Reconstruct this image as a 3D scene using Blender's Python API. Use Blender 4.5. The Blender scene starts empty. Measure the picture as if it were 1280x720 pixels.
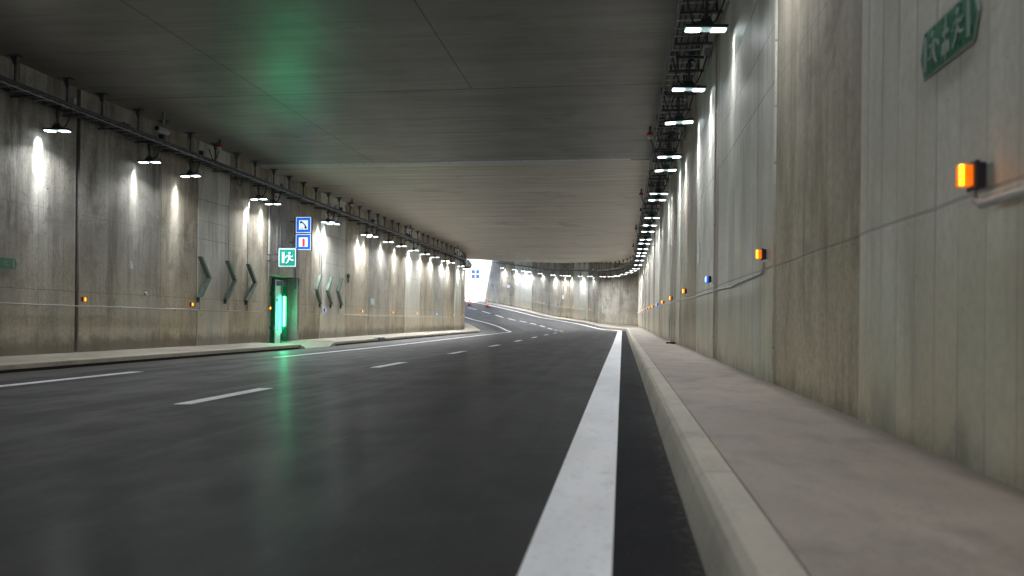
import bpy, math, random
from math import sin, cos, atan, atan2, pi, radians, hypot
from mathutils import Vector, Matrix
random.seed(7)
S = bpy.context.scene
COL = S.collection
CAMZ = 0.72                     # eye height over the road beside the right kerb

# ------------------------------------------------------------------ camera, sky, sun, exposure
cam_d = bpy.data.cameras.new('camera'); cam = bpy.data.objects.new('camera', cam_d); COL.objects.link(cam)
cam_d.sensor_width = 36.0; cam_d.lens = 36.0 * 1000.0 / 1280.0
cam_d.shift_x = 0.0; cam_d.shift_y = -(360 - 397 - 1.4) / 1280.0
cam_d.clip_start = 0.05; cam_d.clip_end = 3000
cam.matrix_world = (Matrix.Translation((0, 0, CAMZ)) @ Matrix.Rotation(atan(0.138), 4, 'Z')
                    @ Matrix.Rotation(radians(90), 4, 'X') @ Matrix.Rotation(0.0105, 4, 'Z'))
cam_d.dof.use_dof = True; cam_d.dof.focus_distance = 24.0; cam_d.dof.aperture_fstop = 2.0; cam_d.dof.aperture_blades = 9
S.camera = cam

SUN_EL, SUN_AZ = radians(48), radians(205)      # azimuth clockwise from +Y: the sun shines onto the ramp outside the portal
w = bpy.data.worlds.new('World'); S.world = w; w.use_nodes = True
nt = w.node_tree; nt.nodes.clear()
sky = nt.nodes.new('ShaderNodeTexSky'); sky.sky_type = 'NISHITA'; sky.sun_disc = False
sky.sun_elevation = SUN_EL; sky.sun_rotation = SUN_AZ
bg = nt.nodes.new('ShaderNodeBackground'); bg.inputs['Strength'].default_value = 0.15
wo = nt.nodes.new('ShaderNodeOutputWorld')
nt.links.new(sky.outputs[0], bg.inputs[0]); nt.links.new(bg.outputs[0], wo.inputs[0])
sd = bpy.data.lights.new('sun', 'SUN'); sd.energy = 4.5; sd.angle = radians(0.5); sd.color = (1, .95, .88)
sun = bpy.data.objects.new('sun', sd); COL.objects.link(sun)
sv = Vector((sin(SUN_AZ) * cos(SUN_EL), cos(SUN_AZ) * cos(SUN_EL), sin(SUN_EL)))
sun.rotation_euler = sv.to_track_quat('Z', 'Y').to_euler()
S.view_settings.view_transform = 'Standard'; S.view_settings.look = 'None'
S.view_settings.exposure = 2.1; S.view_settings.gamma = 1
S.cycles.use_denoising = True
S.cycles.max_bounces = 7; S.cycles.diffuse_bounces = 5; S.cycles.glossy_bounces = 3
S.cycles.sample_clamp_indirect = 6.0
LAMP_W = 24.0

# ------------------------------------------------------------------ the tunnel's path
S0, PV = 52.462, 49.907         # straight up to S0, then a left curve about (-PV, S0)
NODES = [(-400, 0), (0, 0), (12, 0), (26, -.044), (40, -.018), (52, -.016), (64, -.059), (78, .823), (95, 3.206), (115, 5.576), (135, 7.0), (500, 8.0)]
def _rise(T):
    for (a, ra), (b, rb) in zip(NODES, NODES[1:]):
        if T <= b: return ra + (rb - ra) * (T - a) / (b - a)
    return NODES[-1][1]
def rise(T): return sum(_rise(T + d) for d in (-2, -1.5, -1, -.5, 0, .5, 1, 1.5, 2)) / 9
def head(T): return max(0.0, (T - S0) / (PV - 5)) if T < 130 else (130 - S0) / (PV - 5)
def pos(T, X, H):               # H: height over the eye level of the near end, following the road's rise
    z = H + rise(T) + CAMZ
    if T < S0: return Vector((X, T, z))
    a = head(T); e = max(0, T - 130)
    return Vector((-PV + (PV + X) * cos(a) - e * sin(a), S0 + (PV + X) * sin(a) + e * cos(a), z))
def road_h(X): return -(.72 + .026 * abs(X)) if X < 0 else -.72
def WL(T): return -11.43 + .25 * min(1, max(0, (T - 35) / 22))
WR = 1.31; HC = 4.78
def steps(a, b, n=1.0):
    if b <= S0: k = max(1, int((b - a) / 4))
    else: k = max(1, int((b - a) / n))
    return [a + (b - a) * i / k for i in range(k + 1)]
def tsteps(a, b):               # coarse where straight, fine in the curve and over the profile
    ts = [a]; t = a
    while t < b - 1e-6:
        t = min(b, t + (1.0 if t > 50 else 3.0)); ts.append(t)
    return ts

# ------------------------------------------------------------------ mesh builder
class MB:
    def __init__(s): s.v = []; s.f = []; s.uv = []; s.m = []; s.sm = []
    def face(s, pts, uvs=None, mi=0, smooth=False):
        i = len(s.v); s.v += [tuple(p) for p in pts]; s.f.append(tuple(range(i, i + len(pts))))
        if uvs is None:
            a, b, c = Vector(pts[0]), Vector(pts[1]), Vector(pts[2]); n = (b - a).cross(c - a)
            ax = max(range(3), key=lambda k: abs(n[k]))
            uvs = [((p[1], p[2]) if ax == 0 else (p[0], p[2]) if ax == 1 else (p[0], p[1])) for p in pts]
        s.uv.append(uvs); s.m.append(mi); s.sm.append(smooth)
    def box(s, c, d, M=None, mi=0, taper=1.0):
        x, y, z = d[0] / 2, d[1] / 2, d[2] / 2; P = []
        for sz in (-1, 1):
            t = taper if sz > 0 else 1
            for sx, sy in ((-1, -1), (1, -1), (1, 1), (-1, 1)):
                p = Vector((c[0] + sx * x * t, c[1] + sy * y * t, c[2] + sz * z)); P.append(M @ p if M else p)
        for q in ((3, 2, 1, 0), (4, 5, 6, 7), (0, 1, 5, 4), (1, 2, 6, 5), (2, 3, 7, 6), (3, 0, 4, 7)): s.face([P[k] for k in q], mi=mi)
    def tube(s, pts, r, n=8, mi=0, caps=True):
        pts = [Vector(p) for p in pts]; rings = []
        rr = r if isinstance(r, (list, tuple)) else [r] * len(pts)
        up = Vector((0, 0, 1))
        for i, p in enumerate(pts):
            d = (pts[min(i + 1, len(pts) - 1)] - pts[max(i - 1, 0)]).normalized()
            a = d.cross(up)
            if a.length < .05: a = d.cross(Vector((0, 1, 0)))
            a.normalize(); b = d.cross(a).normalized()
            rings.append([p + (a * cos(2 * pi * k / n) + b * sin(2 * pi * k / n)) * rr[i] for k in range(n)])
        for A, B in zip(rings, rings[1:]):
            for k in range(n): s.face([A[k], B[k], B[(k + 1) % n], A[(k + 1) % n]], mi=mi, smooth=True)
        if caps: s.face(rings[0][::1], mi=mi); s.face(rings[-1][::-1], mi=mi)
    def sweep(s, prof, ts, hfun=None, ends=True, flip=False, mi=0):
        """prof: list of (X, H) or callable(T)->list; a closed profile swept along the path, uv = (T, running length)"""
        P = [prof(t) if callable(prof) else prof for t in ts]
        L = [0]
        for a, b in zip(P[0], P[0][1:] + P[0][:1]): L.append(L[-1] + hypot(a[0] - b[0], a[1] - b[1]))
        R = [[pos(t, X, H) for X, H in p] for t, p in zip(ts, P)]; n = len(P[0])
        for i in range(len(ts) - 1):
            for k in range(n):
                k2 = (k + 1) % n; q = [R[i][k], R[i + 1][k], R[i + 1][k2], R[i][k2]]
                pa, pb = P[i][k], P[i][k2]
                vert = abs(pa[1] - pb[1]) > abs(pa[0] - pb[0])
                va, vb = (pa[1], pb[1]) if vert else (pa[0], pb[0])
                uv = [(ts[i], va), (ts[i + 1], va), (ts[i + 1], vb), (ts[i], vb)]
                if flip: q = q[::-1]; uv = uv[::-1]
                s.face(q, uv, mi)
        if ends:
            s.face(R[0][::-1], mi=mi); s.face(R[-1], mi=mi)
    def build(s, name, mat, parent=None, bevel=0, link=True):
        me = bpy.data.meshes.new(name); me.from_pydata(s.v, [], s.f)
        ul = me.uv_layers.new(name='UVMap'); i = 0
        flat = [c for uv in s.uv for p in uv for c in p]; ul.data.foreach_set('uv', flat)
        for m in (mat if isinstance(mat, (list, tuple)) else [mat]): me.materials.append(m)
        me.polygons.foreach_set('material_index', s.m); me.polygons.foreach_set('use_smooth', s.sm)
        import bmesh
        bm = bmesh.new(); bm.from_mesh(me); bmesh.ops.remove_doubles(bm, verts=bm.verts, dist=1e-4)
        bmesh.ops.recalc_face_normals(bm, faces=bm.faces); bm.to_mesh(me); bm.free(); me.update()
        o = bpy.data.objects.new(name, me); COL.objects.link(o)
        if parent: o.parent = parent
        if bevel:
            b = o.modifiers.new('bevel', 'BEVEL'); b.width = bevel; b.segments = 2; b.limit_method = 'ANGLE'
        return o
def tag(o, label=None, cat=None, group=None, kind=None):
    if label: o['label'] = label
    if cat: o['category'] = cat
    if group: o['group'] = group
    if kind: o['kind'] = kind
    return o
def empty(name, label, cat, group=None, loc=(0, 0, 0), rz=0):
    o = bpy.data.objects.new(name, None); COL.objects.link(o); o.location = loc; o.rotation_euler.z = rz
    o.empty_display_size = .2
    return tag(o, label, cat, group)
def copy_tree(o, parent=None):
    c = o.copy(); COL.objects.link(c); c.parent = parent
    for ch in list(o.children): copy_tree(ch, c)
    return c
def place(o, T, X, H, turn=0):
    o.location = pos(T, X, H); o.rotation_euler = (0, 0, head(T) + turn); return o

# ------------------------------------------------------------------ materials
class NB:
    def __init__(s, name):
        s.mat = bpy.data.materials.new(name); s.mat.use_nodes = True; s.t = s.mat.node_tree; s.t.nodes.clear()
        s.out = s.n('ShaderNodeOutputMaterial'); s.b = s.n('ShaderNodeBsdfPrincipled'); s.l(s.b.outputs[0], s.out.inputs[0])
        s.uv = s.n('ShaderNodeUVMap').outputs[0]; s.sep = None
    def n(s, t, **k):
        x = s.t.nodes.new(t)
        for a, b in k.items(): setattr(x, a, b)
        return x
    def l(s, a, b): s.t.links.new(a, b)
    def val(s, inp, v):
        if hasattr(v, 'links') or isinstance(v, bpy.types.NodeSocket): s.l(v, inp)
        else: inp.default_value = v
    def xy(s):
        if not s.sep: s.sep = s.n('ShaderNodeSeparateXYZ'); s.l(s.uv, s.sep.inputs[0])
        return s.sep.outputs[0], s.sep.outputs[1]
    def math(s, op, a, b=0.0, c=0.0, clamp=False):
        m = s.n('ShaderNodeMath', operation=op); m.use_clamp = clamp
        s.val(m.inputs[0], a); s.val(m.inputs[1], b); s.val(m.inputs[2], c); return m.outputs[0]
    def vec(s, sx, sy, ox=0, oy=0, z=0.0):
        x, y = s.xy(); c = s.n('ShaderNodeCombineXYZ')
        s.l(s.math('MULTIPLY_ADD', x, sx, ox), c.inputs[0]); s.l(s.math('MULTIPLY_ADD', y, sy, oy), c.inputs[1]); s.val(c.inputs[2], z)
        return c.outputs[0]
    def noise(s, sx, sy, detail=4, rough=.55, ox=0, oy=0, dist=0.0, z=0.0):
        t = s.n('ShaderNodeTexNoise'); t.inputs['Scale'].default_value = 1; t.inputs['Detail'].default_value = detail
        t.inputs['Roughness'].default_value = rough; t.inputs['Distortion'].default_value = dist
        s.l(s.vec(sx, sy, ox, oy, z), t.inputs['Vector']); return t.outputs['Fac']
    def ramp(s, f, a, b, lo=0.0, hi=1.0, smooth=True):
        m = s.n('ShaderNodeMapRange'); m.interpolation_type = 'SMOOTHSTEP' if smooth else 'LINEAR'
        s.val(m.inputs[0], f)
        for i, v in zip((1, 2, 3, 4), (a, b, lo, hi)): m.inputs[i].default_value = v
        return m.outputs[0]
    def mix(s, f, a, b, mode='MIX'):
        m = s.n('ShaderNodeMix', data_type='RGBA', blend_type=mode)
        s.val(m.inputs[0], f)
        for i, v in ((6, a), (7, b)):
            if isinstance(v, (tuple, list)): m.inputs[i].default_value = (*v[:3], 1)
            else: s.l(v, m.inputs[i])
        return m.outputs[2]
    def bump(s, h, strength=.3, dist=.01, prev=None):
        b = s.n('ShaderNodeBump'); b.inputs['Strength'].default_value = strength; b.inputs['Distance'].default_value = dist
        s.l(h, b.inputs['Height'])
        if prev is not None: s.l(prev, b.inputs['Normal'])
        s.l(b.outputs[0], s.b.inputs['Normal']); return b.outputs[0]
    def line(s, coord, at, wd):            # 1 on a thin line
        d = s.math('ABSOLUTE', s.math('SUBTRACT', coord, at))
        return s.ramp(d, wd * .5, wd, 1.0, 0.0)
    def seams(s, coord, period, wd, off=0.0):
        f = s.math('FRACT', s.math('DIVIDE', s.math('ADD', coord, off), period))
        d = s.math('MULTIPLY', s.math('ABSOLUTE', s.math('SUBTRACT', f, .5)), period)
        return s.ramp(d, period / 2 - wd, period / 2 - wd * .4)
    def cell(s, coord, period, off=0.0, seed=0.0):
        c = s.math('FLOOR', s.math('DIVIDE', s.math('ADD', coord, off), period))
        wn = s.n('ShaderNodeTexWhiteNoise', noise_dimensions='1D'); s.l(s.math('ADD', c, seed), wn.inputs['W']); return wn.outputs['Value']

def simple(name, col, rough=.5, metal=0.0, var=.15, sc=9.0, emit=None, es=1.0, bump=0.0, coat=0.0):
    m = NB(name); nz = m.noise(sc, sc, 5)
    c = m.mix(m.ramp(nz, .3, .7), tuple(x * (1 - var) for x in col), tuple(min(1, x * (1 + var)) for x in col))
    m.l(c, m.b.inputs['Base Color']); m.b.inputs['Metallic'].default_value = metal
    m.l(m.ramp(m.noise(sc * 2, sc * 2, 3, ox=5), .3, .7, max(.03, rough - .1), min(1, rough + .1)), m.b.inputs['Roughness'])
    if emit: m.b.inputs['Emission Color'].default_value = (*emit, 1); m.b.inputs['Emission Strength'].default_value = es
    if bump: m.bump(nz, bump, .004)
    m.b.inputs['Coat Weight'].default_value = coat
    return m.mat

def wall_mat(name, kind, seed=0.0, lift=0.0):
    """board-marked in-situ concrete; uv = (metres along, metres over eye level)"""
    m = NB(name); x, y = m.xy()
    cl = m.noise(.35, .5, 6, .6, ox=seed * 3.1, oy=seed, dist=.6)
    st = m.noise(2.2, .30, 7, .62, ox=seed * 7, dist=.2)             # runs
    st2 = m.noise(9.0, .5, 5, .6, ox=seed * 5 + 3)
    fine = m.noise(22, 16, 5, .6, ox=seed)
    if kind == 'rough':
        A, B, D = (.36, .32, .25), (.54, .495, .40), (.17, .145, .105)
    elif kind == 'grey':
        A, B, D = (.36, .34, .30), (.54, .52, .465), (.18, .165, .135)
    else:
        A, B, D = (.58, .58, .525), (.72, .72, .66), (.38, .37, .31)
    col = m.mix(m.ramp(cl, .35, .66), A, B)
    col = m.mix(m.ramp(st, .47, .68, 0, .75 if kind != 'board' else .4), col, D)
    col = m.mix(m.ramp(m.noise(1.6, 1.1, 8, .74, ox=seed * 2 + 40, dist=.5), .48, .64, 0, .7 if kind != 'board' else .45), col, D)
    col = m.mix(m.ramp(st2, .55, .8, 0, .25), col, tuple(v * 1.25 for v in B))
    pw = .24 if kind == 'board' else .145
    cb = m.cell(x, pw, seed=seed); sm = m.seams(x, pw, .010 if kind == 'board' else .004)
    col = m.mix(m.math('MULTIPLY', cb, .42 if kind == 'board' else .30), col, D)
    # seams fade in and out
    fade = m.ramp(m.noise(.8, .6, 3, ox=seed * 2 + 9), .42, .6)
    smf = m.math('MULTIPLY', sm, m.math('MULTIPLY_ADD', fade, .6, .35))
    col = m.mix(m.math('MULTIPLY', smf, .8), col, (.075, .068, .055))
    # warm lower band under the lift line
    low = m.math('MULTIPLY', m.ramp(m.math('ADD', y, m.math('MULTIPLY', m.math('SUBTRACT', cl, .5), .7)), -.7 , 2.0, 1, 0), .95)
    warm = (.64, .555, .375) if kind != 'grey' else (.60, .54, .39)
    col = m.mix(m.math('MULTIPLY', low, m.ramp(m.noise(1.1, .7, 5, ox=seed + 4), .25, .7, .3, 1.0)), col, warm, 'MIX')
    col = m.mix(m.ramp(m.noise(4, .7, 9, .8, ox=seed * 9, dist=.8), .50, .68, 0, .6 if kind != 'board' else .3), col, D)
    # blackish weeping from above, in a few places
    drip = m.math('MULTIPLY', m.ramp(m.noise(1.3, .13, 5, .6, ox=seed * 4 + 2, dist=.4), .53, .66), m.ramp(m.noise(9, .9, 6, .7), .38, .62))
    col = m.mix(m.math('MULTIPLY', drip, .7 if kind != 'board' else .4), col, (.07, .062, .05))
    # lift lines
    ln = m.line(m.math('ADD', y, m.math('MULTIPLY', m.noise(1.0, 0, 2, ox=seed), .03)), .50 + lift, .012)
    l2 = m.line(y, 2.12 + lift, .013)
    lm = m.math('MAXIMUM', m.math('MULTIPLY', ln, .55), m.math('MULTIPLY', l2, .8 if kind == 'board' else .3))
    if kind == 'board':
        l3 = m.line(y, 3.2, .013); l4 = m.line(y, 2.62, .012)
        lm = m.math('MAXIMUM', lm, m.math('MAXIMUM', l3, m.math('MULTIPLY', l4, .7)))
    col = m.mix(m.math('MULTIPLY', lm, .75), col, (.09, .085, .08))
    # tie holes and bug holes
    v = m.n('ShaderNodeTexVoronoi'); v.inputs['Scale'].default_value = 1; m.l(m.vec(17, 17, z=seed), v.inputs['Vector'])
    hole = m.math('MULTIPLY', m.ramp(v.outputs['Distance'], .03, .13, 1, 0), m.ramp(m.noise(2.2, 1.2, 3, ox=seed + 8), .48, .6))
    col = m.mix(m.math('MULTIPLY', hole, .75), col, (.05, .045, .04))
    v2 = m.n('ShaderNodeTexVoronoi'); v2.inputs['Scale'].default_value = 1; v2.inputs['Randomness'].default_value = .12; m.l(m.vec(.83, .8, z=seed), v2.inputs['Vector'])
    tie = m.ramp(v2.outputs['Distance'], .014, .024, 1, 0)
    col = m.mix(m.math('MULTIPLY', tie, .7), col, (.06, .055, .05))
    # grime over the pavement
    g = m.ramp(m.math('ADD', y, m.math('MULTIPLY', m.math('SUBTRACT', m.noise(2.2, 2.2, 7, .75, ox=seed), .5), .55)), -.66, -.36, 1, 0)
    col = m.mix(m.math('MULTIPLY', g, .75), col, (.10, .083, .055))
    damp = m.math('MULTIPLY', m.ramp(m.noise(1.3, .2, 2, ox=seed * 6 + 1), .53, .62), m.ramp(m.math('ADD', y, m.math('MULTIPLY', m.noise(4, 1, 4), .3)), -.3, -.1, 1, 0))
    col = m.mix(m.math('MULTIPLY', damp, .5), col, (.13, .12, .10))
    col = m.mix(m.ramp(fine, .35, .7, 0, .35), col, D)
    col = m.mix(m.ramp(m.noise(60, 30, 3, .7, ox=seed), .52, .72, 0, .4), col, D)
    m.l(col, m.b.inputs['Base Color'])
    r0 = .42 if kind == 'board' else .62
    m.l(m.ramp(st, .3, .7, r0, r0 + .22), m.b.inputs['Roughness'])
    b = m.bump(fine, .35 if kind != 'board' else .18, .006)
    b = m.bump(cl, .6, .02, b)
    b = m.bump(m.math('MULTIPLY', m.math('MAXIMUM', m.math('MAXIMUM', smf, lm), m.math('MAXIMUM', hole, tie)), -1), .8, .006, b)
    b = m.bump(cb, .35, .004, b)
    return m.mat
W_ROUGH = [wall_mat('concrete_rough_%d' % i, 'rough', i * 3.7 + 1) for i in range(2)]
W_BOARD = [wall_mat('concrete_board_%d' % i, 'board', i * 4.3 + 2) for i in range(2)]
W_GREY = [wall_mat('concrete_grey_%d' % i, 'grey', i * 5.9 + 3) for i in range(2)]

def asphalt():
    m = NB('asphalt'); x, y = m.xy()
    ag = m.noise(70, 70, 4, .7); ag2 = m.noise(240, 240, 2, .6); cl = m.noise(.12, .5, 6, .6, dist=.8); tr = m.noise(.05, 2.2, 6, .65, ox=4)
    sp = m.n('ShaderNodeTexVoronoi'); sp.inputs['Scale'].default_value = 1; m.l(m.vec(55, 55), sp.inputs['Vector'])
    spk = m.ramp(sp.outputs['Distance'], .10, .25, 1, 0)
    col = m.mix(m.ramp(cl, .35, .65), (.019, .019, .0215), (.030, .0295, .032))
    col = m.mix(m.ramp(tr, .48, .72, 0, .6), col, (.044, .0425, .042))
    col = m.mix(m.ramp(ag, .35, .7, 0, .55), col, (.018, .018, .02))
    col = m.mix(m.math('MULTIPLY', spk, m.ramp(m.noise(12, 12, 2, ox=3), .45, .6, .05, .5)), col, (.14, .135, .13))
    # dust and grit beside the kerbs
    e = m.math('MULTIPLY', m.ramp(m.math('ADD', y, m.math('MULTIPLY', m.noise(6, 9, 5), .10)), .20, .31), 1)
    col = m.mix(m.math('MULTIPLY', e, m.ramp(m.noise(26, 26, 5), .45, .6, .1, .6)), col, (.10, .092, .075))
    e2 = m.ramp(m.math('ADD', y, m.math('MULTIPLY', m.noise(.6, 2, 5, ox=2), .9)), -8.6, -7.9, 1, 0)
    col = m.mix(m.math('MULTIPLY', e2, .65), col, (.11, .105, .095))
    m.l(col, m.b.inputs['Base Color'])
    edge = m.ramp(m.math('ADD', y, m.math('MULTIPLY', m.noise(9, 9, 4), .06)), -.16, .0)       # coarse untrafficked strip by the kerb
    grit = m.noise(34, 34, 4, .75)
    col = m.mix(m.math('MULTIPLY', edge, .85), col, m.mix(m.ramp(grit, .44, .66), (.075, .072, .080), (.30, .29, .29)))
    mot = m.noise(1.1, 1.6, 7, .62, ox=9)
    col = m.mix(m.ramp(mot, .40, .75, 0, .35), col, (.046, .045, .046)); col = m.mix(m.ramp(m.noise(9, 14, 6, .8, ox=5), .50, .72, 0, .55), col, (.070, .068, .070))
    ro = m.ramp(m.math('ADD', m.math('MULTIPLY', mot, .5), m.math('MULTIPLY', tr, .5)), .38, .62, .52, .66)
    m.l(m.math('ADD', ro, m.math('MULTIPLY', edge, .2)), m.b.inputs['Roughness'])
    m.l(m.math('MULTIPLY_ADD', edge, -.10, .16), m.b.inputs['Specular IOR Level'])
    m.l(m.math('MULTIPLY', m.math('SUBTRACT', 1, edge), m.ramp(mot, .35, .65, .01, .05)), m.b.inputs['Coat Weight'])        # binder polished by the wheels
    m.b.inputs['Coat Roughness'].default_value = .24
    b = m.bump(ag, .30, .005); m.bump(ag2, .12, .002, b)
    return m.mat
def ceiling_mat():
    m = NB('ceiling_concrete'); x, y = m.xy()
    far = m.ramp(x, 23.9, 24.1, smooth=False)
    gr = m.noise(4.5, .10, 8, .72, dist=.3); gr2 = m.noise(16, .35, 5, .6, ox=3); cl = m.noise(.22, .3, 6, .6, dist=1.2)
    col = m.mix(m.ramp(cl, .35, .68), (.22, .217, .21), (.29, .285, .272))
    col = m.mix(m.ramp(gr, .40, .75, 0, .35), col, (.34, .33, .31))
    col = m.mix(m.ramp(gr2, .48, .75, 0, .5), col, (.14, .125, .10))
    bd = m.cell(x, .42, seed=3); col = m.mix(m.math('MULTIPLY', bd, .3), col, (.13, .12, .105))
    sm = m.math('MULTIPLY', m.math('MULTIPLY', m.seams(x, .42, .006), m.ramp(m.noise(.6, .06, 3), .35, .65, .1, .5)), m.math('MULTIPLY_ADD', far, .8, .12))
    lines = m.math('MAXIMUM', m.line(x, 16.35, .035), m.line(x, 40.0, .02))
    near = m.ramp(x, 23.9, 23.95, 1, 0); n2 = m.ramp(x, 16.3, 16.36, 1, 0)
    lines = m.math('MAXIMUM', lines, m.math('MULTIPLY', m.line(y, -7.6, .018), near))
    lines = m.math('MAXIMUM', lines, m.math('MULTIPLY', m.line(y, -3.15, .018), n2))
    lines = m.math('MAXIMUM', lines, m.math('MAXIMUM', m.line(x, 7.5, .012), m.line(x, 60.0, .02)))
    allm = m.math('MAXIMUM', sm, lines)
    col = m.mix(m.math('MULTIPLY', far, .8), col, m.mix(m.ramp(gr, .35, .65), (.80, .75, .66), (.46, .415, .35)))  # browner far pour, its colour raised further to stand in for bounced light
    stain = m.ramp(m.noise(.55, .35, 7, .7, ox=31, dist=1.0), .54, .72)
    col = m.mix(m.math('MULTIPLY', stain, .5), col, (.09, .078, .06))
    col = m.mix(m.math('MULTIPLY', allm, .75), col, (.05, .046, .04))
    m.l(col, m.b.inputs['Base Color'])
    m.l(m.ramp(m.noise(4, .5, 5, ox=7), .3, .7, .34, .50), m.b.inputs['Roughness']); m.b.inputs['Specular IOR Level'].default_value = .42
    b = m.bump(gr, .18, .010); b = m.bump(m.math('MULTIPLY', allm, -1), .6, .006, b); m.bump(m.noise(.9, .9, 4), .25, .02, b)
    return m.mat
def pave_mat(name='pavement_concrete', A=(.285, .24, .20), B=(.37, .32, .27), joint=0):
    m = NB(name); x, y = m.xy(); cl = m.noise(.5, .9, 6, .6, dist=.7); f = m.noise(45, 45, 5, .65); f2 = m.noise(150, 150, 3)
    br = m.noise(1.2, 14, 4, .6, ox=2)
    col = m.mix(m.ramp(cl, .35, .65), A, B)
    col = m.mix(m.ramp(m.noise(1.7, 2.6, 7, .7, ox=11), .46, .70, 0, .7), col, tuple(v * .62 for v in A))
    col = m.mix(m.ramp(m.noise(.9, 1.6, 5, ox=17), .52, .7, 0, .5), col, (.42, .34, .27))
    col = m.mix(m.ramp(f, .45, .75, 0, .35), col, tuple(v * .6 for v in A))
    v = m.n('ShaderNodeTexVoronoi'); v.inputs['Scale'].default_value = 1; m.l(m.vec(28, 28), v.inputs['Vector'])
    dot = m.math('MULTIPLY', m.ramp(v.outputs['Distance'], .05, .14, 1, 0), m.ramp(m.noise(3, 3, 3, ox=6), .52, .62))
    col = m.mix(m.math('MULTIPLY', dot, .55), col, (.08, .07, .06))
    if name == 'pavement_concrete':
        gw = m.ramp(m.math('ADD', y, m.math('MULTIPLY', m.noise(3, 6, 6, .75), .16)), 1.24, 1.38); col = m.mix(m.math('MULTIPLY', gw, .8), col, (.12, .10, .07))
        col = m.mix(m.ramp(m.noise(7, 9, 6, .8, ox=23), .56, .70, 0, .5), col, (.16, .14, .12)); col = m.mix(m.math('MULTIPLY', m.seams(x, 6.0, .005), .6), col, (.1, .09, .08))
    if joint:
        j = m.seams(x, joint, .006); col = m.mix(m.math('MULTIPLY', j, .6), col, (.09, .08, .07))
    m.l(col, m.b.inputs['Base Color']); m.l(m.ramp(cl, .3, .7, .62, .8), m.b.inputs['Roughness'])
    b = m.bump(f, .3, .004); b = m.bump(br, .12, .003, b); b = m.bump(f2, .2, .0015, b)
    if joint: m.bump(m.math('MULTIPLY', j, -1), .7, .005, b)
    return m.mat
def paint_mat():
    m = NB('road_paint'); f = m.noise(30, 30, 5, .7); cl = m.noise(.8, 3, 5)
    col = m.mix(m.ramp(cl, .35, .7), (.80, .81, .83), (.90, .91, .93))
    col = m.mix(m.ramp(f, .54, .72, 0, .5), col, (.34, .34, .35)); col = m.mix(m.ramp(m.noise(5, 9, 6, .75, ox=3), .54, .70, 0, .45), col, (.40, .40, .41))
    m.l(col, m.b.inputs['Base Color']); m.b.inputs['Roughness'].default_value = .5; m.bump(f, .25, .003); return m.mat
def ground_mat():
    m = NB('earth_grass'); c = m.mix(m.ramp(m.noise(.2, .2, 6), .4, .6), (.07, .10, .035), (.17, .15, .10))
    m.l(c, m.b.inputs['Base Color']); m.b.inputs['Roughness'].default_value = .9; m.bump(m.noise(2, 2, 5), .5, .05); return m.mat

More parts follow.
